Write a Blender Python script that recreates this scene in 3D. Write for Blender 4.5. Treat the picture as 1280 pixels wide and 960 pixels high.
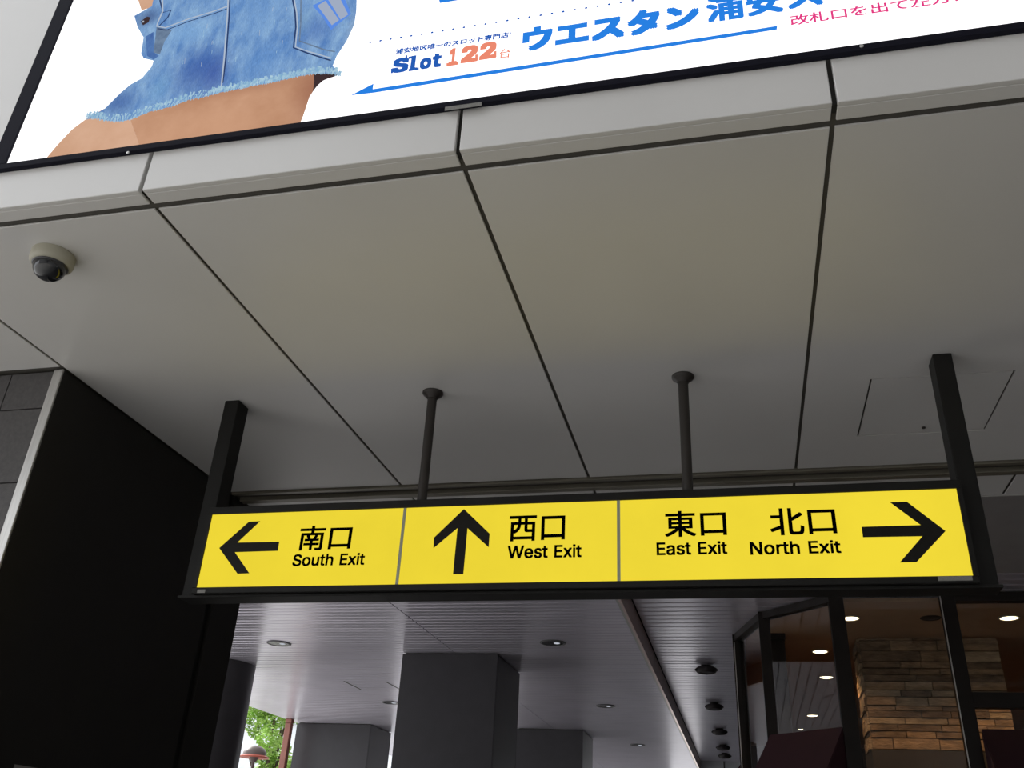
import bpy, bmesh, math, random
from mathutils import Vector, Matrix
random.seed(7)
scene = bpy.context.scene
for o in list(bpy.data.objects): bpy.data.objects.remove(o)
col = scene.collection

# ------------------------------------------------------------------ camera
CZ = 1.55                                   # eye height; "rel" heights below are measured from here
PITCH, ROLL, YAW, F = 0.49057537, 0.05684731, 0.25536631, 1130.53
_f = Vector((-math.sin(YAW), math.cos(YAW), 0)); _r = Vector((math.cos(YAW), math.sin(YAW), 0)); _u = Vector((0, 0, 1))
FWD = _f*math.cos(PITCH) + _u*math.sin(PITCH); _u2 = _u*math.cos(PITCH) - _f*math.sin(PITCH)
RGT = _r*math.cos(ROLL) + _u2*math.sin(ROLL); UPV = _u2*math.cos(ROLL) - _r*math.sin(ROLL)
cd = bpy.data.cameras.new('camera'); cam = bpy.data.objects.new('camera', cd); col.objects.link(cam)
cd.sensor_width = 36; cd.lens = F/1280*36; cd.clip_start = .05; cd.clip_end = 300
m = Matrix.Identity(4)
for i, v in enumerate((RGT, UPV, -FWD)):
    for j in range(3): m[j][i] = v[j]
m[2][3] = CZ
cam.matrix_world = m
scene.camera = cam

# ------------------------------------------------------------------ light, exposure
SKY = 1.95
w = bpy.data.worlds.new('overcast_sky'); scene.world = w; w.use_nodes = True
bg = w.node_tree.nodes['Background']; bg.inputs[0].default_value = (.93, .96, 1, 1); bg.inputs[1].default_value = SKY
sd = bpy.data.lights.new('hazy_sun', 'SUN'); sd.energy = 5.5; sd.angle = math.radians(25); sd.color = (1, .98, .95)
so = bpy.data.objects.new('hazy_sun', sd); col.objects.link(so); so.location = (-20, -8, 20)
so.rotation_euler = (-Vector((-.80, .35, .70))).to_track_quat('-Z', 'Y').to_euler()
vs = scene.view_settings
vs.view_transform = 'Standard'; vs.look = 'None'; vs.exposure = 0; vs.gamma = 1; vs.use_curve_mapping = False

# ------------------------------------------------------------------ pixel helpers (1280x960 frame -> a given plane)
def ray(x, y): return RGT*((x-640)/F) + UPV*(-(y-480)/F) + FWD
def onY(p, Y):
    d = ray(*p); return d*(Y/d.y)
def lin(c):
    return tuple(((v/255)/12.92 if v/255 <= .04045 else ((v/255+.055)/1.055)**2.4) for v in c)

# ------------------------------------------------------------------ materials
def nodes(mt): return mt.node_tree.nodes, mt.node_tree.links
def mat(name, rgb, rough=.5, metal=0, spec=.5, var=.06, scale=6, bump=0, bscale=120, stretch=(1, 1, 1), rvar=0, coat=0):
    """procedural surface: linear base colour with a soft noise variation and optional fine relief"""
    mt = bpy.data.materials.new(name); mt.use_nodes = True; N, L = nodes(mt)
    b = N['Principled BSDF']; b.inputs['Roughness'].default_value = rough; b.inputs['Metallic'].default_value = metal
    b.inputs['Specular IOR Level'].default_value = spec; b.inputs['Coat Weight'].default_value = coat
    tc = N.new('ShaderNodeTexCoord'); mp = N.new('ShaderNodeMapping'); mp.inputs['Scale'].default_value = stretch
    L.new(tc.outputs['Object'], mp.inputs[0])
    n = N.new('ShaderNodeTexNoise'); n.inputs['Scale'].default_value = scale; n.inputs['Detail'].default_value = 5
    L.new(mp.outputs[0], n.inputs['Vector'])
    r = N.new('ShaderNodeValToRGB'); r.color_ramp.elements[0].position = .3; r.color_ramp.elements[1].position = .7
    r.color_ramp.elements[0].color = (*[c*(1-var) for c in rgb], 1); r.color_ramp.elements[1].color = (*[min(1, c*(1+var)) for c in rgb], 1)
    L.new(n.outputs['Fac'], r.inputs[0]); L.new(r.outputs[0], b.inputs['Base Color'])
    if rvar:
        mr = N.new('ShaderNodeMapRange'); mr.inputs[3].default_value = rough-rvar; mr.inputs[4].default_value = rough+rvar
        L.new(n.outputs['Fac'], mr.inputs[0]); L.new(mr.outputs[0], b.inputs['Roughness'])
    if bump:
        n2 = N.new('ShaderNodeTexNoise'); n2.inputs['Scale'].default_value = bscale; n2.inputs['Detail'].default_value = 4
        L.new(mp.outputs[0], n2.inputs['Vector'])
        bp = N.new('ShaderNodeBump'); bp.inputs['Strength'].default_value = bump; bp.inputs['Distance'].default_value = .01
        L.new(n2.outputs['Fac'], bp.inputs['Height']); L.new(bp.outputs[0], b.inputs['Normal'])
    return mt
def emit(name, rgb, strength=1, var=0, scale=20, stretch=(1, 1, 1), rgb2=None):
    """backlit print: emission only, with optional printed mottling"""
    mt = bpy.data.materials.new(name); mt.use_nodes = True; N, L = nodes(mt)
    N.remove(N['Principled BSDF']); e = N.new('ShaderNodeEmission'); e.inputs[1].default_value = strength
    L.new(e.outputs[0], N['Material Output'].inputs[0]); e.inputs[0].default_value = (*rgb, 1)
    if var or rgb2:
        tc = N.new('ShaderNodeTexCoord'); mp = N.new('ShaderNodeMapping'); mp.inputs['Scale'].default_value = stretch
        n = N.new('ShaderNodeTexNoise'); n.inputs['Scale'].default_value = scale; n.inputs['Detail'].default_value = 6; n.inputs['Roughness'].default_value = .65
        L.new(tc.outputs['Object'], mp.inputs[0]); L.new(mp.outputs[0], n.inputs['Vector'])
        r = N.new('ShaderNodeValToRGB'); r.color_ramp.elements[0].position = .36; r.color_ramp.elements[1].position = .66
        c2 = rgb2 or [c*(1+var) for c in rgb]; c1 = rgb if rgb2 else [c*(1-var) for c in rgb]
        r.color_ramp.elements[0].color = (*c1, 1); r.color_ramp.elements[1].color = (*c2, 1)
        L.new(n.outputs['Fac'], r.inputs[0]); L.new(r.outputs[0], e.inputs[0])
    return mt
def glass(name, tint=(.93, .95, .95), rough=0.0, ior=1.5):
    mt = bpy.data.materials.new(name); mt.use_nodes = True; N, L = nodes(mt); N.remove(N['Principled BSDF'])
    t = N.new('ShaderNodeBsdfTransparent'); t.inputs[0].default_value = (*tint, 1)
    g = N.new('ShaderNodeBsdfGlossy'); g.inputs['Roughness'].default_value = rough
    fr = N.new('ShaderNodeFresnel'); fr.inputs[0].default_value = ior
    ge = N.new('ShaderNodeNewGeometry'); iv = N.new('ShaderNodeMath'); iv.operation = 'SUBTRACT'; iv.inputs[0].default_value = 1; L.new(ge.outputs['Backfacing'], iv.inputs[1])
    ml = N.new('ShaderNodeMath'); ml.operation = 'MULTIPLY'; L.new(fr.outputs[0], ml.inputs[0]); L.new(iv.outputs[0], ml.inputs[1])   # only the outer face of the slab mirrors
    mx = N.new('ShaderNodeMixShader'); L.new(ml.outputs[0], mx.inputs[0]); L.new(t.outputs[0], mx.inputs[1]); L.new(g.outputs[0], mx.inputs[2])
    L.new(mx.outputs[0], N['Material Output'].inputs[0]); return mt
M = {}
M['panel'] = mat('white_coated_panel', (.66, .650, .635), .38, spec=.5, var=.025, scale=1.6, bump=.02, bscale=3, rvar=.05)
M['backing'] = mat('dark_joint_backing', (.075, .069, .058), .8)
M['joint'] = mat('dark_facade_joint', (.028, .026, .023), .9)
M['frame_navy'] = mat('navy_black_frame', (.010, .010, .017), .7, spec=.08)
M['black'] = mat('black_paint', (.010, .0095, .0085), .55, spec=.22, var=.15)
M['pipe'] = mat('dark_brown_pipe', (.026, .021, .018), .5, var=.15)
M['spotcan'] = mat('dark_plum_paint', (.035, .028, .033), .5, var=.1)
M['flatgrey'] = mat('grey_ceiling_panel', (.30, .285, .28), .6, var=.04)
M['rail'] = mat('bronze_rail', (.17, .155, .12), .4, metal=.2, var=.2, scale=3, stretch=(1, 20, 20))
M['charcoal'] = mat('charcoal_panel', (.046, .044, .050), .45, var=.08)
M['charcoal_gloss'] = mat('charcoal_satin', (.055, .052, .056), .3, var=.08)
M['sidewall'] = mat('dark_side_panel', (.016, .0145, .0125), .6, spec=.3, var=.08)
M['tile'] = mat('dark_stone_tile', (.075, .07, .07), .6, var=.15, scale=60, bump=.15, bscale=200)
M['steel'] = mat('brushed_steel', (.55, .54, .52), .4, metal=.7, var=.1, stretch=(20, 20, 1))
M['metal_ceiling'] = mat('satin_aluminium_strip', (.77, .74, .84), .29, metal=.6, var=.05, scale=2)
M['step'] = mat('brown_step_face', (.72, .55, .50), .28, metal=.8, var=.1)
M['frame_brown'] = mat('dark_bronze_frame', (.014, .010, .008), .45, spec=.25, var=.15)
M['glass'] = glass('window_glass')
M['beige'] = mat('beige_plastic', (.42, .40, .32), .45, var=.03)
M['smoke'] = mat('smoked_dome', (.012, .013, .016), .06, spec=.8, var=0)
M['lens'] = mat('lens_housing', (.05, .05, .055), .3)
M['pavement'] = mat('concrete_paving', (.42, .41, .395), .8, var=.12, scale=2)
M['floor'] = mat('passage_floor_tile', (.22, .212, .208), .5, var=.1, scale=2)
M['concrete'] = mat('grey_concrete', (.28, .28, .28), .8, var=.1, scale=1)
M['maroon'] = mat('maroon_canvas', (.035, .007, .013), .85, var=.1, bump=.1)
M['shop_ceiling'] = mat('warm_plaster', (.42, .25, .14), .8, var=.04)
M['shop_wall'] = mat('brown_wall', (.10, .07, .05), .8, var=.1)
M['wood'] = mat('warm_bounce_timber', (.34, .19, .10), .5, var=.2, stretch=(1, 12, 1))
M['white_wall'] = mat('white_render', (.72, .75, .78), .8, var=.04)
M['dado'] = mat('dark_timber', (.045, .032, .024), .6, var=.1)
M['ring'] = mat('dull_ring', (.20, .20, .21), .5, metal=.4)
M['rust'] = mat('red_brown_steel', (.42, .17, .13), .55, var=.1)
M['bark'] = mat('bark', (.09, .065, .045), .9, var=.3, scale=20)
M['leaf'] = mat('leaf_green', (.32, .52, .10), .6, var=.35, scale=3)
M['red'] = mat('red_rim', (.40, .09, .06), .5)
M['domebrown'] = mat('brown_dome', (.10, .07, .065), .5)
M['sticker'] = mat('grey_sticker', (.20, .195, .18), .6, var=.25, scale=160, stretch=(3, 1, 1))
M['paper'] = mat('grey_notice', (.22, .21, .20), .6, var=.05)

# ------------------------------------------------------------------ mesh building
WL = {}
class MB:
    def __init__(s): s.v = []; s.f = []
    def add(s, v, f):
        n = len(s.v); s.v += [tuple(p) for p in v]; s.f += [tuple(i+n for i in q) for q in f]; return s
    def box(s, x0, x1, y0, y1, z0, z1):
        return s.add([(x0,y0,z0),(x1,y0,z0),(x1,y1,z0),(x0,y1,z0),(x0,y0,z1),(x1,y0,z1),(x1,y1,z1),(x0,y1,z1)],
                     [(3,2,1,0),(4,5,6,7),(0,1,5,4),(1,2,6,5),(2,3,7,6),(3,0,4,7)])
    def hexa(s, b, t):      # bottom quad, top quad
        return s.add(list(b)+list(t), [(3,2,1,0),(4,5,6,7),(0,1,5,4),(1,2,6,5),(2,3,7,6),(3,0,4,7)])
    def plan(s, poly, z0, z1):   # vertical prism from a plan polygon
        n = len(poly)
        return s.add([(x,y,z0) for x,y in poly]+[(x,y,z1) for x,y in poly],
                     [tuple(range(n))[::-1], tuple(range(n,2*n))]+[(i,(i+1)%n,(i+1)%n+n,i+n) for i in range(n)])
    def lathe(s, prof, c, n=32, axis=(0,0,1)):
        ax = Vector(axis).normalized(); a = ax.orthogonal().normalized(); b = ax.cross(a); v = []; f = []; c = Vector(c)
        for r, h in prof:
            for i in range(n):
                t = 2*math.pi*i/n; v.append(c+ax*h+(a*math.cos(t)+b*math.sin(t))*r)
        for k in range(len(prof)-1):
            for i in range(n): f.append((k*n+i, k*n+(i+1)%n, (k+1)*n+(i+1)%n, (k+1)*n+i))
        if prof[0][0] > 1e-6: f.append(tuple(range(n))[::-1])
        if prof[-1][0] > 1e-6: f.append(tuple((len(prof)-1)*n+i for i in range(n)))
        return s.add(v, f)
    def tube(s, p0, p1, r0, r1=None, n=12):
        p0 = Vector(p0); p1 = Vector(p1); d = p1-p0
        return s.lathe([(r0, 0), (r1 if r1 is not None else r0, d.length)], p0, n, d)
    def flat(s, pts, y, t=0):    # polygon in the plane y (facing -y)
        n = len(pts); return s.add([(x, y, z) for x, z in pts], [tuple(range(n))])
    def build(s, name, mt, parent=None, smooth=False, bevel=0, origin=None):
        if parent is not None: o0 = WL[parent.name]
        elif origin is not None: o0 = Vector(origin)
        else:
            xs, ys, zs = zip(*s.v); o0 = Vector(((min(xs)+max(xs))/2, (min(ys)+max(ys))/2, min(zs)))
        me = bpy.data.meshes.new(name); me.from_pydata([tuple(Vector(p)-o0) for p in s.v], [], s.f)
        bm = bmesh.new(); bm.from_mesh(me); bmesh.ops.recalc_face_normals(bm, faces=bm.faces); bm.to_mesh(me); bm.free()
        me.materials.append(M[mt] if isinstance(mt, str) else mt)
        if smooth:
            for p in me.polygons: p.use_smooth = True
            try: me.set_sharp_from_angle(angle=math.radians(40))
            except Exception: pass
        o = bpy.data.objects.new(name, me); col.objects.link(o)
        if parent is not None: o.parent = parent; WL[o.name] = o0.copy()
        else: o.location = o0; WL[o.name] = o0.copy()
        if bevel:
            b = o.modifiers.new('bevel', 'BEVEL'); b.width = bevel; b.segments = 2; b.limit_method = 'ANGLE'
        return o
def tag(o, label=None, cat=None, group=None, kind=None):
    for k, v in (('label', label), ('category', cat), ('group', group), ('kind', kind)):
        if v: o[k] = v
    return o
def empty(name, loc, label=None, cat=None, group=None, kind=None):
    o = bpy.data.objects.new(name, None); col.objects.link(o); o.location = loc; WL[o.name] = Vector(loc); o.empty_display_size = .1
    return tag(o, label, cat, group, kind)
try:        # Blender's own interface sans; its fallback covers the kanji
    import os
    SANS = bpy.data.fonts.load(os.path.join(bpy.utils.system_resource('DATAFILES'), 'fonts', 'Inter.woff2'))
except Exception:
    SANS = None
def text_mesh(txt, bold=0.0):
    cu = bpy.data.curves.new('t', 'FONT'); cu.body = txt; cu.font = SANS if SANS and txt.isascii() else cu.font; cu.offset = bold; cu.resolution_u = 4
    ob = bpy.data.objects.new('t', cu); col.objects.link(ob)
    dg = bpy.context.evaluated_depsgraph_get(); dg.update()
    me = bpy.data.meshes.new_from_object(ob.evaluated_get(dg))
    bpy.data.objects.remove(ob); bpy.data.curves.remove(cu); return me
def lettering(txt, x0, x1, z0, z1, y, mt, parent, bold=0.0, name='lettering', label=None):
    """flat print of txt filling the box x0..x1, z0..z1 (world) in the plane y"""
    me = text_mesh(txt)
    if bold:        # heavier weight: the same outline laid down again a little to each side
        v0 = [v.co.copy() for v in me.vertices]; f0 = [tuple(p.vertices) for p in me.polygons]; vv, ff = [], []
        for k in range(9):
            d = Vector((k % 3-1, k//3-1, 0))*bold*.85
            n0 = len(vv); vv += [tuple(p+d) for p in v0]; ff += [tuple(i+n0 for i in q) for q in f0]
        me = bpy.data.meshes.new(name); me.from_pydata(vv, [], ff)
    xs = [v.co.x for v in me.vertices]; ys = [v.co.y for v in me.vertices]
    a, b, c, d = min(xs), max(xs), min(ys), max(ys); o0 = WL[parent.name]
    for v in me.vertices:
        v.co = Vector((x0+(v.co.x-a)/(b-a)*(x1-x0), y, z0+(v.co.y-c)/(d-c)*(z1-z0))) - o0
    me.name = name; me.materials.clear(); me.materials.append(mt)
    o = bpy.data.objects.new(name, me); col.objects.link(o); o.parent = parent; WL[o.name] = o0.copy()
    if label: o['label'] = label
    return o
Zr = lambda z: z+CZ
H = Zr(2.0)                      # soffit height 3.55 m
H2 = Zr(2.2)                     # higher strip ceiling on the right

# ================================================================== SETTING
g = MB().box(-60, 40, -40, 2.4, -.2, 0).box(-60, -7.4, 2.4, 60, -.2, 0).box(-7.4, 40, 24, 60, -.2, 0).build('floor', 'pavement')
tag(g, 'grey concrete paving in front of and around the building', kind='structure')
g = MB().box(-7.4, 40, 2.4, 24, -.2, 0).build('floor', 'floor')
tag(g, 'grey tiled floor of the covered passage', kind='structure')

# --- the building above the soffit and its front
PW = 1.143; SX = [-3.05+PW*k for k in range(-4, 11)]; GAP = .0078
bb = MB().box(-7.7, 14, 2.12, 24, H2+.12, 9).build('wall_upper', 'concrete')
tag(bb, 'storeys of the station building above the passage', kind='structure')
wf = MB().box(-7.7, 14, 2.086, 2.12, H+.012, 9).build('wall_front', 'joint')
tag(wf, 'white panelled front of the building above the passage', kind='structure')
for k in range(len(SX)-1):
    x0, x1 = SX[k]+GAP, SX[k+1]-GAP
    MB().box(x0, x1, 2.065, 2.085, H+.0, H+1.95).box(x0, x1, 2.085, 2.140, H, H+.010).build('fascia_panel', 'panel', wf, bevel=.003)
    MB().box(x0, x1, 2.065, 2.085, H+1.97, 9).build('fascia_panel', 'panel', wf, bevel=.003)
ce = MB().box(-7.7, 14, 2.12, 5.30, H+.010, H+.10).build('ceiling', 'backing')
tag(ce, 'soffit of large white panels with dark open joints', kind='structure')
Y0, Y1, Y2, Y3 = 2.168, 4.79, 4.965, 5.30
HX0, HX1, HY0, HY1 = .662, 1.245, 3.80, 4.40
for k in range(len(SX)-1):
    x0, x1 = SX[k]+GAP, SX[k+1]-GAP
    y1 = Y1 if SX[k] > -3.1 else 3.16
    if SX[k] < .5 < SX[k+1]:
        e = .0045
        p = MB().box(x0, x1, Y0, HY0-e, H, H+.008).box(x0, x1, HY1+e, y1, H, H+.008).box(x0, HX0-e, HY0-e, HY1+e, H, H+.008).box(HX1+e, x1, HY0-e, HY1+e, H, H+.008)
        p.build('soffit_panel', 'panel', ce)
        hp = MB().box(HX0+e, HX1-e, HY0+e, HY1-e, H+.001, H+.008).build('access_hatch', 'panel', ce); hp['label'] = 'square access hatch let into the white soffit'
        MB().lathe([(.009, 0), (.009, .006), (.005, .0075)], (.96, 4.335, H+.001), 12, (0, 0, -1)).build('hatch_lock', 'pipe', hp)
    else:
        MB().box(x0, x1, Y0, y1, H, H+.008).build('soffit_panel', 'panel', ce, bevel=.002)
    if SX[k] > -3.1: MB().box(x0, x1, Y2, Y3-.005, H, H+.008).build('soffit_panel', 'panel', ce, bevel=.002)

# --- strip ceilings of the passage
def strips(name, label, xs, y0, y1, z, pitch, top):
    c = MB().box(xs[0], xs[-1], y0, y1, z+.02, top).build(name, 'backing'); tag(c, label, kind='structure')
    for a, b in zip(xs[:-1], xs[1:]):
        mb = MB(); y = y0
        while y < y1-.02:
            e = min(y+pitch, y1); a0, b0 = a+.006, b-.006; g = .004; q = .016
            mb.add([(a0,y+q,z),(b0,y+q,z),(b0,e-q,z),(a0,e-q,z),(a0,y+g,z+.008),(b0,y+g,z+.008),(b0,e-g,z+.008),(a0,e-g,z+.008),(a0,y+g,z+.02),(b0,y+g,z+.02),(b0,e-g,z+.02),(a0,e-g,z+.02)],
                   [(3,2,1,0),(0,1,5,4),(4,5,9,8),(2,3,7,6),(6,7,11,10),(1,2,6,5),(5,6,10,9),(3,0,4,7),(7,4,8,11)])
            y += pitch
        o = mb.build('ceiling_strips', 'metal_ceiling', c); o['kind'] = 'stuff'
    return c
strips('ceiling', 'lower strip metal ceiling over the left of the passage', [-7.4, -2.94, -.925], 5.31, 24, H, .11, H2+.12)
fc = MB().box(-.895, 14, 5.32, 7.54, H2+.02, H2+.12).build('ceiling', 'backing'); tag(fc, 'plain raised ceiling behind the sign in front of the shop', kind='structure')
for k in range(6): MB().box(-.89+k*2.4, -.89+k*2.4+2.39, 5.325, 7.53, H2, H2+.02).build('ceiling_panel', 'flatgrey', fc)
strips('ceiling', 'raised strip metal ceiling along the shop', [-.895, 14], 7.55, 21, H2, .15, H2+.12)
st = MB().box(-.925, -.900, 5.31, 24, H-.012, H2).build('trim_1', 'step'); tag(st, 'brown metal step face between the two strip ceilings', kind='structure')
MB().box(-.945, -.9245, 5.31, 24, H-.012, H-.001).build('edge_angle', 'steel', st)
en = MB().box(-.9, 14, 5.302, 5.318, H, H2).build('trim_2', 'panel'); tag(en, 'white end strip closing the soffit in front of the raised ceiling', kind='structure')
bw = MB().box(-.9, 14, 21, 21.2, 0, H2+.12).build('wall_back', 'white_wall'); tag(bw, 'pale end wall at the far end of the passage', kind='structure')
ew = MB().box(-6.2, -1.75, 24, 24.2, 0, H).build('wall_end', 'concrete'); tag(ew, 'grey wall closing most of the far end of the passage', kind='structure')
MB().box(-.42, -.40, 20.985, 21, 0, H2).build('joint_strip', 'backing', bw)

# --- shutter rail set into the soffit
rl = empty('shutter_rail', (0, 4.87, H), 'dark bronze shutter rail running across the white soffit behind the sign', 'rail')
MB().box(-3.04, 14, 4.80, 4.835, H-.012, H+.03).build('front_flange', 'rail', rl, bevel=.003)
MB().box(-3.04, 14, 4.905, 4.958, H-.018, H+.03).build('rear_flange', 'rail', rl, bevel=.003)
MB().box(-3.04, 14, 4.835, 4.905, H+.015, H+.035).build('slot', 'backing', rl)

# --- dark clad pillar on the left
pl = empty('clad_pillar', (-4.2, 4.2, 0), 'wide dark pillar with stone tiled front and plain black side beside the sign', 'pillar')
MB().box(-5.3, -3.075, 3.215, 5.165, 0, H).build('core', 'backing', pl)
for a, b in ((3.19, 4.795), (4.865, 5.17)):
    MB().box(-3.075, -3.05, a, b, 0, H-.004).build('side_panel', 'sidewall', pl, bevel=.003)
MB().box(-3.075, -3.066, 4.80, 4.86, 0, H-.004).box(-3.066, -3.056, 4.80, 4.812, 0, H-.004).build('guide_rail', 'black', pl)
t = MB().box(-3.102, -3.052, 3.178, 3.189, 0, H-.002).build('corner_trim', 'steel', pl, bevel=.003); t['label'] = 'silvery metal corner trim'
zj = [H-.003, Zr(1.797)]
while zj[-1] > .38: zj.append(zj[-1]-.376)
zj.append(0); xj = [-3.108, -3.349, -3.949, -4.549, -5.3]
for i in range(len(zj)-1):
    for j in range(len(xj)-1):
        MB().box(xj[j+1]+.003, xj[j]-.003, 3.19, 3.214, zj[i+1]+.003, zj[i]-.003).build('tile', 'tile', pl)
nt = MB().box(-3.0495, -3.042, 3.60, 4.02, Zr(-.32), Zr(.284)).build('notice_plate', 'paper'); tag(nt, 'pale notice plate on the black side of the tiled pillar, top edge in view', 'notice')

# --- columns of the passage
def column(x0, x1, y0, y1, label):
    c = empty('square_column', ((x0+x1)/2, (y0+y1)/2, 0), label, 'column', 'square columns of the passage')
    MB().box(x0+.03, x1-.03, y0+.03, y1-.03, 0, H-.001).build('core', 'backing', c)
    e = .004
    xm = (x0+x1)/2
    MB().box(x0, x1, y0, y0+.03, .1, H-.012).build('front_panel', 'charcoal', c, bevel=.003)
    MB().box(x0, x1, y1-.03, y1, .1, H-.012).build('rear_panel', 'charcoal', c, bevel=.003)
    MB().box(x1-.03, x1, y0+.03+e, y1-.03-e, .1, H-.012).build('side_panel', 'charcoal', c, bevel=.003)
    MB().box(x0, x0+.03, y0+.03+e, y1-.03-e, .1, H-.012).build('side_panel', 'charcoal', c, bevel=.003)
    MB().box(x0+.01, x1-.01, y0+.01, y1-.01, 0, .1).build('plinth', 'black', c)
    return c
column(-3.53, -2.465, 9.49, 10.56, 'large charcoal square column, nearest of those under the sign')
column(-3.55, -2.465, 15.15, 16.2, 'charcoal square column standing right behind the nearest one')
column(-7.37, -6.03, 15.05, 16.05, 'wide charcoal square column beside the red-brown post and the tree')
rc = MB().lathe([(.44, 0), (.44, H-.002)], (-6.12, 10.15, 0), 48).build('round_column', 'charcoal_gloss', smooth=True); tag(rc, 'dark round column just right of the tiled pillar', 'column')
PX = onY((356, 930), 14.6).x
po = empty('steel_post', (PX, 14.65, 0), 'red-brown steel post at the open edge of the passage', 'post')
MB().box(PX-.052, PX+.052, 14.6, 14.70, 0, Zr(1.93)).build('shaft', 'rust', po, bevel=.01)
MB().box(PX-.055, PX+.055, 14.597, 14.703, Zr(1.934), H-.002).build('head', 'rust', po, bevel=.005)

# ================================================================== EXIT SIGN
SY = 3.55; SB = .15
def sp(x, y): p = onY((x, y), SY-.001); return (p.x, p.z+CZ)
sx0, sx1, sz0, sz1 = -2.325, .863, Zr(1.030), Zr(1.373)
sg = empty('exit_sign', (-.73, SY+.08, Zr(.995)), 'long yellow lightbox exit sign with black arrows hung below the white soffit', 'sign')
M['yellow'] = emit('yellow_lit_face', (.905, .715, .042), .95, var=.045, scale=1.2)
M['ink'] = mat('black_print', (.010, .009, .007), .6, spec=.2, var=0)
divs = [-1.38, -.44]
xs = [sx0, *divs, sx1]
for a, b in zip(xs[:-1], xs[1:]):
    MB().box(a+(.006 if a != sx0 else 0), b-(.006 if b != sx1 else 0), SY+.002, SY+.012, sz0, sz1).build('face_panel', 'yellow', sg)
M['greydiv'] = mat('grey_divider', (.34, .35, .26), .5)
for d in divs: MB().box(d-.0065, d+.0065, SY-.001, SY+.012, sz0, sz1).build('divider', 'greydiv', sg)
ft, fb = Zr(1.408), Zr(1.003)
MB().box(sx0-.02, sx1+.019, SY-.006, SY+SB, sz1, ft).build('top_rail', 'black', sg, bevel=.003)
MB().box(sx0-.02, sx1+.019, SY-.006, SY+SB, fb, sz0).build('bottom_rail', 'black', sg, bevel=.003)
MB().box(sx0-.02, sx0, SY-.006, SY+SB, sz0, sz1).build('end_cap', 'black', sg)
MB().box(sx1, sx1+.019, SY-.006, SY+SB, sz0, sz1).build('end_cap', 'black', sg)
MB().box(sx0, sx1, SY+.02, SY+SB-.01, sz0, sz1).build('housing', 'black', sg)
MB().box(sx0-.1, sx1+.1, SY+.02, SY+.13, fb-.012, fb-.0005).build('bottom_plate', 'black', sg, bevel=.002)
MB().box(-2.425, -2.347, 3.60, 3.70, fb, H-.001).build('hanger_post', 'black', sg, bevel=.004)
MB().box(.883, .958, 3.60, 3.70, fb, H-.001).build('hanger_post', 'black', sg, bevel=.004)
for x in (-1.345, -.158):
    pp = MB().lathe([(.0225, 0), (.0225, H-.03-ft)], (x, 3.655, ft), 24).build('hanger_pipe', 'pipe', sg, smooth=True)
    MB().lathe([(.026, 0), (.030, .008), (.046, .020), (.050, .026), (.050, .034)], (x, 3.655, H-.035), 28).build('flange', 'pipe', pp, smooth=True)
for (x0, y0, x1, y1, nm) in ((247, 737, 256, 741, 'a'), (1172, 720.5, 1216, 725.5, 'b')):
    a = onY((x0, y0), SY-.007); b = onY((x1, y1), SY-.007)
    MB().box(a.x, b.x, SY-.0075, SY-.0062, Zr(min(a.z, b.z)), Zr(max(a.z, b.z))).build('sticker', 'sticker', sg)
def arrow(px, ox, oy, s):
    mb = MB(); mb.flat([sp(ox+x*s, oy+y*s) for x, y in px], SY-.0005); return mb.build('arrow', 'ink', sg)
arrow([(225,435),(415,267),(488,263),(342,400),(610,395),(600,453),(325,462),(418,597),(342,600)], 230, 600, .1953)['label'] = 'black arrow pointing left'
arrow([(886,89),(965,165),(962,207),(897,148),(884,290),(852,290),(866,148),(792,210),(793,178)], 220, 600, .40625)['label'] = 'black arrow pointing up'
arrow([(1056,237),(945,153),(897,155),(985,220),(816,225),(820,255),(990,252),(925,327),(973,326)], 720, 560, .4375)['label'] = 'black arrow pointing right'
def sp_slope(x0, x1, y):      # image slope of a level line on the sign
    z0 = onY((x0, y), SY); q = onY((x1, y), SY); g = onY((x1, y+1), SY); return -(q.z-z0.z)/(q.z-g.z)/(x1-x0)
def sign_text(t, x0, y0, x1, y1, bold):
    ym = (y0+y1)/2; xm = (x0+x1)/2
    if ' ' in t:        # one part for each word
        wd = lambda q: (lambda xs: max(xs)-min(xs))([v.co.x for v in text_mesh(q).vertices])
        a, b = t.split(' '); k = (x1-x0)/wd(t); sl = (sp_slope(x0, x1, ym))
        xa, xb = x0+wd(a)*k, x1-wd(b)*k
        sign_text(a, x0, y0-sl*((x0+xa)/2-xm), xa, y1-sl*((x0+xa)/2-xm), bold); sign_text(b, xb, y0-sl*((xb+x1)/2-xm), x1, y1-sl*((xb+x1)/2-xm), bold); return
    lettering(t, sp(x0, ym)[0], sp(x1, ym)[0], sp(xm, y1)[1], sp(xm, y0)[1], SY-.0005, M['ink'], sg, bold, label='black lettering '+t)
for t, a in {'南口': (374,656.6,439.4,687.5), '西口': (636.4,643.9,706.3,676), '東口': (830.7,637.9,908,670.7), '北口': (962,634.4,1045,668.5)}.items(): sign_text(t, *a, .020)
for t, a in {'South Exit': (366,691.8,456,707), 'West Exit': (634.4,681,727,697.5), 'East Exit': (820.6,677,909,693.4), 'North Exit': (937.4,676,1051,692.6)}.items(): sign_text(t, *a, .022)

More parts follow.
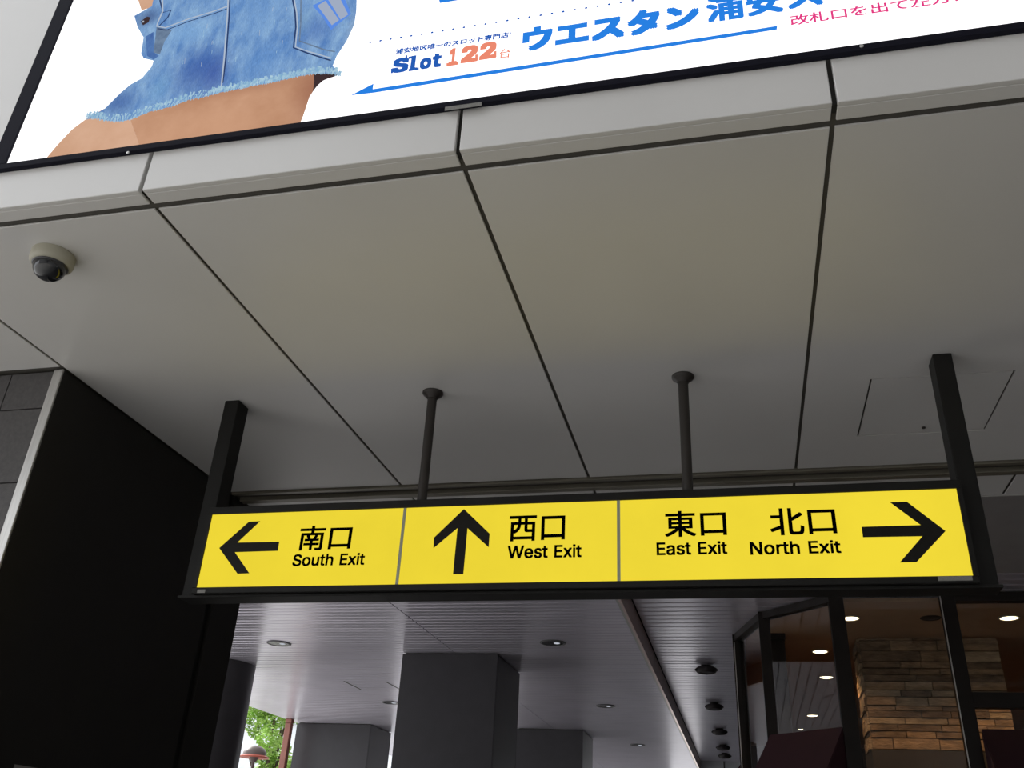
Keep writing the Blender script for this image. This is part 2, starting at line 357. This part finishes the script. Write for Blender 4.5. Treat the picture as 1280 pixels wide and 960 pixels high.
# ================================================================== BILLBOARD
BY = 2.050
def bp(x, y):
    p = onY((x, y), BY); return (p.x, max(p.z+CZ, BZ0+.0005))
BX0, BX1, BZ0, BZ1 = -2.512, 3.2, Zr(2.197), Zr(3.95)
bl = empty('billboard', (.35, 2.055, Zr(2.17)), 'large backlit white billboard with denim shorts picture above the soffit', 'billboard')
M['bwhite'] = emit('backlit_white', (1, 1, 1), 1.5)
MB().box(BX0, BX1, BY+.0005, BY+.008, BZ0, BZ1).build('lit_face', 'bwhite', bl)
MB().box(BX0-.066, BX1+.066, 2.043, 2.064, BZ0-.026, BZ0).build('frame_bar', 'frame_navy', bl, bevel=.002)
MB().box(BX0-.066, BX1+.066, 2.043, 2.064, BZ1, BZ1+.05).build('frame_bar', 'frame_navy', bl, bevel=.002)
MB().box(BX0-.066, BX0, 2.043, 2.064, BZ0, BZ1).build('frame_bar', 'frame_navy', bl, bevel=.002)
MB().box(BX1, BX1+.066, 2.043, 2.064, BZ0, BZ1).build('frame_bar', 'frame_navy', bl, bevel=.002)
for x, y in ((160, 191), (1077, 58)):
    p = onY((x, y), 2.043); MB().lathe([(.006, 0), (.006, .002), (.003, .0035)], (p.x, 2.043, p.z+CZ), 10, (0, -1, 0)).build('screw', 'steel', bl, smooth=True)
a = onY((556, 137), 2.042); b = onY((602, 129), 2.042); zc = (a.z+b.z)/2+CZ
MB().box(a.x, b.x, 2.0412, 2.0428, zc-.008, zc+.008).build('maker_plate', 'sticker', bl)
def pr(name, mt, px, layer, label=None):
    o = MB().flat([bp(*p) for p in px], BY-.0003*layer).build(name, mt, bl)
    if label: o['label'] = label
    return o
def stroke(name, mt, px, wd, layer):
    pts = [Vector(bp(*p)) for p in px]; mb = MB(); L_, R_ = [], []
    for i, p in enumerate(pts):
        d = (pts[min(i+1, len(pts)-1)]-pts[max(i-1, 0)]).normalized(); n = Vector((-d.y, d.x))*wd/2
        L_.append(p+n); R_.append(p-n)
    y = BY-.0003*layer
    for i in range(len(pts)-1): mb.add([(q.x, y, q.y) for q in (L_[i], L_[i+1], R_[i+1], R_[i])], [(0, 1, 2, 3)])
    return mb.build(name, mt, bl)
M['skin'] = emit('print_skin', lin((186,138,108)), 1, rgb2=lin((206,160,130)), scale=3)
M['skin2'] = emit('print_skin_light', lin((203,158,128)), 1, rgb2=lin((214,172,144)), scale=4)
M['denim'] = emit('print_denim', lin((88,130,188)), 1, rgb2=lin((142,178,214)), scale=9, stretch=(1.6, 1, .6))
M['denim_d'] = emit('print_denim_dark', lin((66,98,160)), 1, rgb2=lin((92,132,186)), scale=14, stretch=(1.6, 1, .6))
M['denim_l'] = emit('print_denim_fray', lin((128,172,204)), 1, rgb2=lin((178,208,222)), scale=60)
M['fold'] = emit('print_fold', lin((92,112,140)), 1, rgb2=lin((118,140,166)), scale=20)
M['stitch'] = emit('print_stitch', lin((176,188,204)), 1)
M['seam_d'] = emit('print_seam_dark', lin((44,62,104)), 1)
M['dark'] = emit('print_dark', lin((62,48,50)), 1)
M['pblue'] = emit('print_patch_blue', lin((92,140,226)), 1)
M['pgrey'] = emit('print_patch_grey', lin((160,172,194)), 1)
M['blue'] = emit('print_blue', lin((40,128,226)), 1)
M['blue_d'] = emit('print_deep_blue', lin((38,92,180)), 1)
M['salmon'] = emit('print_salmon', lin((236,138,112)), 1)
M['pink'] = emit('print_pink', lin((226,60,132)), 1)
def blobs(mt, items, weave=0):
    """printed light and dark patches: soft ellipses given by frame pixels on the billboard plane"""
    N, L = nodes(mt); e = next(n for n in N if n.type == 'EMISSION'); src = e.inputs[0].links[0].from_socket
    tc = N.new('ShaderNodeTexCoord'); o0 = WL['billboard']
    for (x, y, rx, ry, c, k) in items:
        a = onY((x, y), BY); bx_ = abs(onY((x+rx, y), BY).x-a.x); bz_ = abs(onY((x, y+ry), BY).z-a.z)
        mp = N.new('ShaderNodeMapping'); mp.vector_type = 'POINT'
        mp.inputs['Scale'].default_value = (1/bx_, 0, 1/bz_); mp.inputs['Location'].default_value = (-(a.x-o0.x)/bx_, 0, -(a.z+CZ-o0.z)/bz_)
        L.new(tc.outputs['Object'], mp.inputs[0])
        ln = N.new('ShaderNodeVectorMath'); ln.operation = 'LENGTH'; L.new(mp.outputs[0], ln.inputs[0])
        mr = N.new('ShaderNodeMapRange'); mr.interpolation_type = 'SMOOTHSTEP'; mr.inputs[1].default_value = 1; mr.inputs[2].default_value = 0; mr.inputs[3].default_value = 0; mr.inputs[4].default_value = k
        L.new(ln.outputs['Value'], mr.inputs[0])
        mx = N.new('ShaderNodeMix'); mx.data_type = 'RGBA'; L.new(mr.outputs[0], mx.inputs[0]); L.new(src, mx.inputs[6]); mx.inputs[7].default_value = (*lin(c), 1); src = mx.outputs[2]
    if weave:
        wv = N.new('ShaderNodeTexNoise'); wv.inputs['Scale'].default_value = 1; wv.inputs['Detail'].default_value = 2
        mp = N.new('ShaderNodeMapping'); mp.inputs['Scale'].default_value = (420, 1, 60); L.new(tc.outputs['Object'], mp.inputs[0]); L.new(mp.outputs[0], wv.inputs['Vector'])
        mr = N.new('ShaderNodeMapRange'); mr.inputs[1].default_value = .3; mr.inputs[2].default_value = .7; mr.inputs[3].default_value = 1-weave; mr.inputs[4].default_value = 1+weave; L.new(wv.outputs['Fac'], mr.inputs[0])
        sc_ = N.new('ShaderNodeVectorMath'); sc_.operation = 'SCALE'; L.new(src, sc_.inputs[0]); L.new(mr.outputs[0], sc_.inputs['Scale']); src = sc_.outputs[0]
    L.new(src, e.inputs[0])
blobs(M['denim'], [(250,88,55,50,(58,88,160),.75), (268,95,22,40,(52,76,156),.6), (150,128,32,26,(62,96,160),.8), (396,36,34,34,(76,112,178),.6), (330,75,40,34,(90,136,196),.6), (235,40,40,22,(128,170,214),.7), (200,110,20,30,(110,156,200),.6),
    (325,25,42,45,(122,162,208),.6), (380,28,16,26,(130,166,196),.5), (442,50,16,60,(146,170,196),.8), (186,22,22,16,(74,96,140),.8), (300,8,60,14,(96,140,196),.5), (276,104,20,20,(92,120,180),.3)], .16)
blobs(M['skin'], [(398,110,46,70,(150,98,78),.75), (300,110,150,14,(168,118,92),.55), (260,160,120,40,(208,160,128),.5)])
skin_b = 230
pr('print_thigh', 'skin', [(159,skin_b),(163,150),(190,120),(300,90),(405,86),(398,104),(391,115),(387,121),(384,130),(379,145),(374,160),(372,skin_b)], 1, 'tanned thigh printed below the shorts')
pr('print_thigh', 'skin2', [(40,skin_b),(57,199),(72,181),(90,162),(110,147),(130,136),(170,130),(163,150),(159,skin_b)], 1.5)
pr('print_waist', 'skin2', [(172,-60),(172,-2),(177,13),(200,6),(220,-60)], 1)
pr('print_shadow', 'dark', [(392,90),(416,91.5),(424,93),(418,96),(411,98),(404,101),(397,107),(391,115),(393,102)], 2)
hem = [(108.8,149),(121,148),(134,151),(146,152),(156,151),(165,149),(188,139.6),(215,133.3),(236,125),(256.7,121),(276.5,115.6),(298,111.5),(319,107),(340,103.4),(353.5,100),(374,95.5),(390,92.8),(405,92),(416,92),(426.7,95.5)]
top = [(421,86.7),(416,82.6),(421,70.4),(433.4,51.5),(443,31),(445.6,13.5),(446,0),(444,-60),(205,-60),(190,8),(168,20),(172,34),(179.6,47),(176.5,66.7),(179.6,73),(192,76),(190,83),(177.5,98),(163,106),(150.4,116.7),(131.7,135.4)]
pr('print_shorts', 'denim', hem+top, 3, 'faded blue cut-off denim shorts with frayed hem')
pr('print_fold', 'fold', [(196,34),(215,38),(206,52),(200,68),(192,66),(194,50)], 3.6)
pr('print_fold', 'denim_d', [(182,46),(192,40),(193,66),(199,70),(192,75),(184,70)], 3.5)
pr('print_buttonhole', 'dark', [(176,27),(184,21),(188,22),(186,28),(179,32)], 4)
pr('print_button', 'stitch', [(178,26.5),(180,26),(180.6,28),(178.6,28.6)], 4.5)
def jag(path, mt, layer, up, down, n):
    pts = [Vector(p) for p in path]; seg = [(a-b).length for a, b in zip(pts[1:], pts[:-1])]; tot = sum(seg); mb = MB()
    for i in range(n):
        s = (i+random.random()*.6)/n*tot; k = 0
        while k < len(seg)-1 and s > seg[k]: s -= seg[k]; k += 1
        p = pts[k].lerp(pts[k+1], min(1, s/seg[k])); w_ = random.uniform(.5, 1.1); u_ = random.uniform(.4, 1)*up; d_ = random.uniform(-.2, 1)*down; sk = random.uniform(-3, 0)
        q = [bp(p.x-w_-sk*.6, p.y-u_), bp(p.x+w_-sk*.6, p.y-u_*.9), bp(p.x+w_*.4+sk, p.y+d_), bp(p.x-w_*.4+sk, p.y+d_*.9)]
        mb.add([(a, BY-.0003*layer-.0000015*i, c) for a, c in q], [(0, 1, 2, 3)])
    return mb.build('print_fray', mt, bl)
jag(hem, 'denim_l', 5, 10, 2.2, 330)
jag(hem[2:], 'denim', 5.6, 8, .2, 90)
stroke('print_seam', 'seam_d', [(288,-60),(287.6,0),(286.6,21),(282.6,73),(278.5,104)], .006, 4)
stroke('print_seam', 'stitch', [(286,-60),(285.4,0),(284.4,21),(280.4,73),(276.5,112)], .006, 4.3)
stroke('print_pocket', 'seam_d', [(197,36),(208,38),(236,27),(267,17.5),(285,11)], .005, 4)
stroke('print_pocket', 'stitch', [(203,-10),(203.5,14.6),(198,27),(196,33),(207,35),(235.8,24),(267,14.5),(285,8)], .007, 4.3)
stroke('print_fold', 'seam_d', [(200,0),(204,16),(214,13),(210,22),(199,33)], .006, 4.2)
stroke('print_pocket', 'seam_d', [(366,-40),(366,0),(369,16),(370,34),(367,60),(384,66.5),(413.8,76)], .006, 4)
stroke('print_pocket', 'stitch', [(368,-40),(368,0),(371,16),(372,34),(369.5,59),(385,64.5),(414,73)], .005, 4.3)
stroke('print_pocket', 'fold', [(377,-40),(376.4,0),(376,30),(374.5,51.5),(390,57),(405,62.3),(419,65)], .006, 4.1)
pr('print_patch', 'pblue', [(390.8,7.4),(407.7,-1),(426,-14),(438.9,17.6),(413.8,38),(403.6,21.7)], 5)
pr('print_patch', 'pgrey', [(397,7.6),(407,1.4),(424,25.5),(415,32)], 5.4)
pr('print_patch', 'pgrey', [(410.4,0),(422.5,-7),(435.5,18.6),(426,25)], 5.4)
for i in range(26):
    x = random.uniform(205, 360); y = 100-(x-205)*.24-random.uniform(2, 60)
    if y > 6: stroke('print_wear', 'stitch' if i % 3 == 0 else 'denim_l', [(x, y), (x-.6, y+random.uniform(3, 7))], .0016, 3.4)
# lettering and arrow of the billboard
def btext(t, xl, yl, xr, yr, h, mt, bold, layer=2):
    a = onY((xl, yl), BY); b = onY((xr, yr), BY); z = (a.z+b.z)/2+CZ; tp = onY((xl, yl-h), BY).z-a.z
    lettering(t, a.x, b.x, z, z+tp, BY-.0003*layer, M[mt], bl, bold, label='lettering '+t)
btext('浦安地区唯一のスロット専門店!', 494, 68.5, 638.5, 46.5, 6.8, 'blue_d', .045)
btext('ウエスタン', 652, 68, 875, 30.5, 30, 'blue', .070)
btext('浦安ス', 884, 29.5, 1030, 7, 32, 'blue', .045)
btext('改札口を出て左方に', 989, 34, 1215, -2, 13, 'pink', .02)
btext('台', 624, 74, 638, 71.5, 11.5, 'salmon', .012)
def zz(x, y): return (400+x*.359375, y*.359375)
for ch, x0, x1, h in (('S',248,305,50), ('l',312,338,52), ('o',345,385,38), ('t',388,420,47)):
    yb = 257-(x0-248)*.142; btext(ch, *zz(x0, yb), *zz(x1, yb-(x1-x0)*.142), h*.359, 'blue_d', .05 if ch != 'l' else .03)
def slab(x0, x1, yb, h, mt):
    a = zz(x0, yb); b = zz(x1, yb-(x1-x0)*.16); pr('print_serif', mt, [a, b, (b[0], b[1]-h), (a[0], a[1]-h)], 2.4)
slab(308, 344, 249, 3, 'blue_d'); slab(308, 326, 206, 3, 'blue_d'); slab(247, 254, 256, 6, 'blue_d'); slab(297, 304, 210, 6, 'blue_d')
for ch, x0, x1 in (('1',446,474), ('2',488,547), ('2',553,612)):
    yb = 231-(x0-440)*.178; btext(ch, *zz(x0, yb), *zz(x1, yb-(x1-x0)*.17), 21, 'salmon', .05)
slab(440, 482, 232, 4.2, 'salmon'); slab(540, 549, 213, 8, 'salmon'); slab(605, 614, 201, 8, 'salmon')
pr('print_arrow', 'blue', [(438.5,119.3),(467,104.6),(466,111.6),(971.6,32.5),(971,37.2),(468,116)], 2, 'thin blue arrow pointing left')
mb = MB()
for i in range(34):
    p = onY((463+i*12.6*(1+.0035*i), 53-i*12.6*(1+.0035*i)*.159), BY); r = .0048
    mb.flat([(p.x+r*math.cos(k*math.pi/4), p.z+CZ+r*math.sin(k*math.pi/4)) for k in range(8)], BY-.0006)
mb.build('print_dots', 'blue_d', bl)['kind'] = 'stuff'
pr('print_letter_foot', 'blue', [(546,-8),(550,4),(598,-3.5),(598,-14)], 2)

# ================================================================== DOME CAMERA
cx, cy = -2.472, 2.352
dc = empty('dome_camera', (cx, cy, H), 'beige dome security camera with smoked bubble on the white soffit', 'camera')
D = (0, 0, -1)
MB().lathe([(.078, 0), (.080, .004), (.080, .036), (.077, .044), (.070, .050), (.062, .052)], (cx, cy, H), 40, D).build('housing', 'beige', dc, smooth=True)
dm = MB().lathe([(.061, .050), (.060, .058)]+[(.060*math.cos(a), .058+.056*math.sin(a)) for a in [math.pi/2*i/10 for i in range(1, 11)]], (cx, cy, H), 40, D).build('bubble', 'smoke', dc, smooth=True)
MB().lathe([(.064, .050), (.066, .054), (.062, .058)], (cx, cy, H), 40, D).build('bezel', 'lens', dc, smooth=True)

# ================================================================== CEILING LIGHTS
def downlight(x, y, z, label, r=.115):
    d = empty('downlight', (x, y, z), label, 'downlight', 'recessed downlights of the passage')
    MB().lathe([(r*1.12, 0), (r*1.15, .004), (r*1.10, .010), (r, .012), (r*.97, .006)], (x, y, z), 32, D).build('trim_ring', 'ring', d, smooth=True)
    MB().lathe([(r*.97, .008), (r*.75, .0045), (r*.45, .003), (0, .002)], (x, y, z), 32, D).build('reflector', 'reflector', d, smooth=True)
    MB().lathe([(r*.30, .003), (r*.26, .010), (r*.12, .014), (0, .015)], (x+r*.35, y, z), 20, D).build('glint_bulb', 'glint_bulb', d, smooth=True)
M['reflector'] = mat('dark_mirror_reflector', (.03, .03, .033), .25, metal=0, var=.1)
M['glint_bulb'] = emit('bulb_daylight_glint', (.85, .9, 1), .55)  # lamps are unlit; this glow stands in for daylight glinting in the reflector
downlight(-4.775, 9.03, H, 'recessed downlight in the bright strip ceiling above the tree, on its own at left')
downlight(-1.778, 9.0, H, 'recessed downlight right of the nearest charcoal square column, largest of that row')
downlight(-1.776, 12.8, H, 'recessed downlight in the middle of the row beside the ceiling step')
downlight(-1.784, 16.9, H, 'recessed downlight farthest along the row beside the ceiling step')
downlight(-4.86, 12.8, H, 'recessed downlight half hidden by the left edge of the nearest square column')
hx = empty('ceiling_hatch', (-4.64, 11.5, H), 'flush access hatch in the strip ceiling left of the nearest column', 'hatch')
MB().box(-4.93, -4.915, 11.2, 11.78, H-.003, H).build('edge', 'backing', hx); MB().box(-4.36, -4.345, 11.2, 11.78, H-.003, H).build('edge', 'backing', hx)
mb = MB()
for k in range(54, 59):
    y = 5.31+.11*k; mb.hexa([(-4.912, y+.016, H-.0006), (-4.363, y+.016, H-.0006), (-4.363, y+.094, H-.0006), (-4.912, y+.094, H-.0006)], [(-4.912, y+.0155, H), (-4.363, y+.0155, H), (-4.363, y+.0945, H), (-4.912, y+.0945, H)])
mb.build('leaf', 'metal_ceiling', hx)['kind'] = 'stuff'
def spot_can(x, y, label):
    d = empty('surface_spotlight', (x, y, H2), label, 'spotlight', 'black surface spotlights along the shop')
    MB().lathe([(.06, 0), (.06, .02)], (x, y, H2), 24, D).build('mount', 'spotcan', d)
    MB().lathe([(.105, .02), (.120, .03), (.120, .065), (.105, .085), (.09, .088), (.085, .075), (0, .072)], (x, y, H2), 8, D).build('can', 'spotcan', d, smooth=True)
    MB().tube((x-.13, y, H2-.05), (x+.13, y, H2-.05), .012).build('pivot', 'spotcan', d)
for y, l in ((11.1, 'nearest and largest'), (13.72, 'second'), (16.24, 'third'), (18.3, 'fourth'), (19.6, 'farthest and smallest')):
    spot_can(-.36, y, 'black surface-mounted spotlight beside the shop bay, %s of the row of five' % l)
spot_can(2.27, 7.25, 'black surface-mounted spotlight by the right edge, beyond the right hanger post')

# ================================================================== SHOP WITH BAY WINDOW
ZT = H2-.005; ZS = 2.0     # head and lowest built sill (absolute)
T = [(.015, 9.56), (.262, 8.66), (.845, 8.075), (1.725, 8.075), (4.2, 8.075)]
w1 = empty('window_1', (1, 8.5, 0), 'bronze framed bay window of the shop with dark glass', kind='structure')
def post(x, y, wd, nm='mullion'):
    return MB().box(x-wd/2, x+wd/2, y-.05, y+.05, .0, ZT).build(nm, 'frame_brown', w1, bevel=.004)
def bar(a, b, z0, z1, th, nm, mt='frame_brown'):
    a = Vector(a); b = Vector(b); d = (b-a).normalized(); n = Vector((-d.y, d.x))*th/2
    return MB().plan([a-n, b-n, b+n, a+n], z0, z1).build(nm, mt, w1)
for (x, y), wd in zip(T, (.10, .10, .12, .11, .12)): post(x, y, wd)
for a, b, zt in zip(T[:-1], T[1:], (2.13, 2.13, 2.185, 2.12)):
    bar(a, b, Zr(zt), ZT, .09, 'header')
    bar(a, b, .45, .55, .09, 'sill')
    bar(a, b, .55, Zr(zt), .012, 'pane', 'glass')
bar(T[3], T[4], Zr(1.285), Zr(1.40), .09, 'transom')
a, b = Vector(T[0]), Vector(T[1]); d = (b-a).normalized(); n = Vector((d.y, -d.x))
for s, e in ((.058, .068),): 
    q = a+d*s+n*(-.048) if False else a+d*.06-Vector((-d.y, d.x))*.05
    MB().plan([q, q+d*.010, q+d*.010-Vector((-d.y, d.x))*.006, q-Vector((-d.y, d.x))*.006], .6, Zr(2.11)).build('bead', 'steel', w1)
q = Vector((1.672, 8.02)); MB().box(1.662, 1.670, 8.018, 8.026, .6, Zr(2.17)).build('bead', 'steel', w1)
kb = bar(T[0], T[1], 0, .45, .10, 'base_panel'); 
for a, b in zip(T[1:-1], T[2:]): bar(a, b, 0, .45, .10, 'base_panel')
ws = MB().box(0, .08, 9.6, 20.99, 0, H2).build('wall_shop_side', 'frame_brown'); tag(ws, 'dark side wall of the shop along the passage', kind='structure')
sc = MB().plan([(.10, 9.56), (.30, 8.72), (.87, 8.14), (14, 8.14), (14, 18), (.10, 18)], Zr(2.15), Zr(2.18)).build('ceiling', 'shop_ceiling'); tag(sc, 'warm brown ceiling inside the shop', kind='structure')
sf = MB().plan([(.10, 9.56), (.30, 8.72), (.87, 8.14), (6, 8.14), (6, 17.9), (.10, 17.9)], .002, .02).build('floor', 'wood'); tag(sf, 'unseen brown timber shop floor added to bounce warm light', kind='structure')  # added out of view; its warm tone bounces onto the shop ceiling
sw = MB().box(.1, 14, 17.9, 18, 0, Zr(2.15)).build('wall_shop_back', 'shop_wall'); tag(sw, 'brown back wall inside the shop', kind='structure')
sw = MB().box(6.0, 6.1, 8.15, 17.9, 0, Zr(2.15)).build('wall_shop_right', 'shop_wall'); tag(sw, 'brown right wall inside the shop', kind='structure')
er = MB().box(8, 8.2, 2.4, 8.0, 0, H).build('wall_shade_end', 'concrete'); tag(er, 'unseen grey wall added at the right end of the passage to block daylight', kind='structure')  # added out of view so daylight does not enter from the right
wr = MB().box(4.2, 14, 7.98, 8.15, 0, H2).build('wall_right', 'frame_brown'); tag(wr, 'dark shop front right of the bay window', kind='structure')
M['lamp'] = emit('warm_lamp', (1, .80, .52), 5)
def shop_light(x, y, label, on=True, r=.075, power=30):
    z = Zr(2.15); d = empty('shop_downlight', (x, y, z), label, 'downlight', 'warm downlights inside the shop')
    MB().lathe([(r*1.18, 0), (r*1.2, .005), (r*1.05, .010), (r, .006)], (x, y, z), 28, D).build('trim_ring', 'beige' if on else 'frame_brown', d, smooth=True)
    MB().lathe([(r, .005), (r*.8, .010), (0, .012)], (x, y, z), 28, D).build('lamp_disc', 'lamp' if on else 'frame_brown', d, smooth=True)
    if on and power:
        l = bpy.data.lights.new('lamp_light', 'SPOT'); l.energy = power; l.color = (1, .62, .30); l.spot_size = math.radians(122); l.spot_blend = .5; l.shadow_soft_size = .05
        o = bpy.data.objects.new('lamp_light', l); col.objects.link(o); o.parent = d; o.location = (0, 0, -.03)
shop_light(1.02, 8.69, 'lit shop downlight half behind the corner mullion left of the stone pillar')
shop_light(2.34, 8.71, 'lit shop downlight at far right above the transom window')
shop_light(1.70, 8.70, 'unlit dark downlight above the stone pillar', on=False)
shop_light(.845, 10.08, 'lit shop downlight highest in the angled bay pane')
shop_light(1.0, 11.46, 'lit shop downlight second from top in the angled bay pane')
shop_light(1.0, 14.32, 'lit shop downlight low in the angled bay pane, above the maroon awning')
shop_light(.9, 15.7, 'tiny lit shop downlight lowest in the angled bay pane', r=.04, power=12)
ip = empty('shop_post', (.45, 9.35, 0), 'dark square post inside the shop behind the angled bay pane', 'post')
MB().box(.30, .46, 9.28, 9.44, .02, Zr(2.10)).build('shaft', 'frame_brown', ip, bevel=.004); MB().box(.29, .47, 9.27, 9.45, Zr(2.10), Zr(2.149)).build('head', 'frame_brown', ip)
# stone clad pillar
sp_ = empty('stone_pillar', (1.78, 9.75, 0), 'shop pillar clad in rough brown split stone', 'pillar')
sX0, sX1, sYf = 1.165, 2.40, 9.47
MB().box(sX0+.03, sX1-.03, sYf+.04, 10.0, 0, Zr(2.149)).build('core', 'shop_wall', sp_)
M['stone'] = mat('split_stone', (.34, .21, .12), .85, var=.45, scale=7, bump=.9, bscale=26, stretch=(1, 1, 3))
M['stone2'] = mat('split_stone_dark', (.20, .125, .075), .85, var=.5, scale=7, bump=.9, bscale=26, stretch=(1, 1, 3))
M['stone3'] = mat('split_stone_pale', (.42, .29, .18), .85, var=.4, scale=7, bump=.9, bscale=26, stretch=(1, 1, 3))
z = Zr(1.135)
while z < Zr(2.14):
    hh = min(random.choice((.045, .06, .08, .10)), Zr(2.148)-z)
    x = sX0
    while x < sX1-.01:
        ww = min(random.uniform(.18, .55), sX1-x)
        if sX1-x-ww < .1: ww = sX1-x
        dp = random.uniform(0, .03); j = .004
        f = lambda: random.uniform(-.008, .008)
        MB().hexa([(x+j, sYf-dp+f(), z+j), (x+ww-j, sYf-dp+f(), z+j), (x+ww-j, sYf+.04, z+j), (x+j, sYf+.04, z+j)],
                  [(x+j, sYf-dp+f(), z+hh-j), (x+ww-j, sYf-dp+f(), z+hh-j), (x+ww-j, sYf+.04, z+hh-j), (x+j, sYf+.04, z+hh-j)]).build('stone', random.choice(('stone', 'stone', 'stone2', 'stone3')), sp_)
        x += ww
    dp = random.uniform(0, .03)
    MB().box(sX0-dp, sX0+.03, sYf+.045, 9.72, z+.004, z+hh-.004).build('stone', random.choice(('stone2', 'stone3')), sp_)
    MB().box(sX0-dp*.5, sX0+.03, 9.725, 9.98, z+.004, z+hh-.004).build('stone', random.choice(('stone2', 'stone')), sp_)
    z += hh
MB().box(sX0-.01, sX1+.01, sYf-.03, 10.0, 0, Zr(1.13)).build('dado', 'dado', sp_)
# awnings
def awning(a, b, out, label, z0=Zr(1.125), z1=Zr(.55)):
    a = Vector(a); b = Vector(b); d = (b-a).normalized(); n = Vector((d.y, -d.x)); aw = empty('awning', (*((a+b)/2), z1), label, 'awning', 'maroon awnings on the shop front')
    i, o_ = .055, .055+out
    P = lambda p, k, z: (*(p+n*k), z)
    th = .012
    MB().hexa([P(a, i, z0-th), P(b, i, z0-th), P(b, o_, z1-th), P(a, o_, z1-th)], [P(a, i, z0), P(b, i, z0), P(b, o_, z1), P(a, o_, z1)]).build('canopy', 'maroon', aw)
    MB().hexa([P(a, o_, z1-.18), P(b, o_, z1-.18), P(b, o_+.01, z1-.18), P(a, o_+.01, z1-.18)], [P(a, o_, z1), P(b, o_, z1), P(b, o_+.01, z1), P(a, o_+.01, z1)]).build('valance', 'maroon', aw)
    for p in (a, b):
        e = d*.006
        v = [P(p-e, i, z0-th), P(p-e, o_, z1-th), P(p-e, i, z1-th), P(p+e, i, z0-th), P(p+e, o_, z1-th), P(p+e, i, z1-th)]
        MB().add(v, [(0,1,2),(5,4,3),(0,3,4,1),(1,4,5,2),(2,5,3,0)]).build('side_cloth', 'maroon', aw)
a, b = Vector(T[1]), Vector(T[2])
awning(a+(b-a)*.02, a+(b-a)*.97, .42, 'maroon canvas awning below the angled bay pane')
awning((1.80, 8.075), (4.1, 8.075), .42, 'maroon canvas awning at right, below the transom window')
awning((.02, 12.2), (.02, 9.75), .30, 'maroon canvas awning on the side wall left of the bay', z0=Zr(1.0))

# ================================================================== OUTSIDE, BEYOND THE OPEN EDGE
def tree(x, y, h, r, label, n, seed):
    rnd = random.Random(seed); t = empty('tree', (x, y, 0), label, 'tree', 'street trees beyond the passage')
    mb = MB().tube((x, y, 0), (x+.1, y, h*.55), .14, .08)
    for k in range(7):
        a = rnd.uniform(0, 6.28); mb.tube((x+.07, y, h*rnd.uniform(.3, .5)), (x+math.cos(a)*r*.7, y+math.sin(a)*r*.7, h*rnd.uniform(.6, .9)), .05, .02, 7)
    mb.build('trunk', 'bark', t, smooth=True)
    cl = [(Vector((x+rnd.gauss(0, r*.45), y+rnd.gauss(0, r*.45), h*.66+rnd.gauss(0, h*.17))), rnd.uniform(.35, .6)*r) for _ in range(26)]
    mb = MB()
    for i in range(n):
        c, rr = rnd.choice(cl); d = Vector((rnd.gauss(0, 1), rnd.gauss(0, 1), rnd.gauss(0, 1))).normalized()
        p = c+d*rr*rnd.uniform(.55, 1); u = Vector((rnd.gauss(0, 1), rnd.gauss(0, 1), rnd.gauss(0, .6))).normalized(); v = u.orthogonal().normalized(); s = rnd.uniform(.04, .075)
        mb.add([p-u*s, p+v*s*.45, p+u*s, p-v*s*.45], [(0, 1, 2, 3)])
    o = mb.build('foliage', 'leaf', t); o['kind'] = 'stuff'
tree(onY((336, 930), 21.2).x, 21.2, 6.0, .68, 'bright green leafy tree seen left of the red-brown post', 8000, 3)
tree(-10.6, 34, 3.6, 1.2, 'small green tree seen in the gap between two square columns', 3000, 5)
hb = empty('white_building', (-24, 36, 0), 'pale blue-white low building behind the tree', 'building')
MB().box(-30, -15.6, 34, 42, 0, 6.0).build('wall', 'white_wall', hb); MB().box(-30.2, -15.4, 33.8, 42.2, 6.0, 6.25).build('parapet', 'white_wall', hb)
LY = 16.6; p = onY((318, 945), LY); lp = empty('street_lantern', (p.x, LY, 0), 'street lantern with brown dome cap and red rim beside the tree', 'lamp'); lz = p.z+CZ
MB().lathe([(.22, 0), (.215, .06), (.17, .13), (.10, .17), (0, .185)], (p.x, LY, lz), 28).build('dome_cap', 'domebrown', lp, smooth=True)
MB().lathe([(.21, -.02), (.27, -.035), (.275, -.012), (.22, .012)], (p.x, LY, lz), 28).build('rim', 'red', lp, smooth=True)
MB().tube((p.x, LY, lz-.10), (p.x, LY, lz-.012), .05, .10).build('lamp_holder', 'domebrown', lp, smooth=True)
MB().tube((p.x, LY, 0), (p.x, LY, lz-.10), .04, .03).build('pole', 'domebrown', lp, smooth=True)
# unseen blocks and deck added round the forecourt to shade front and right
ob = MB().box(4.8, 16, -22, 1.2, 0, 12).build('wall_shade_right', 'concrete'); tag(ob, 'unseen block added right of the forecourt to shade that side', kind='structure')
ob = MB().box(-14, 16, -24, -14, 0, 11).build('wall_shade_rear', 'concrete'); tag(ob, 'unseen block added behind the viewer to cut low sky light', kind='structure')
ob = MB().box(-3.5, 16, -14, 1.6, 9.0, 10).build('roof_shade', 'concrete'); tag(ob, 'unseen deck added over the right of the forecourt to cut skylight', kind='structure')
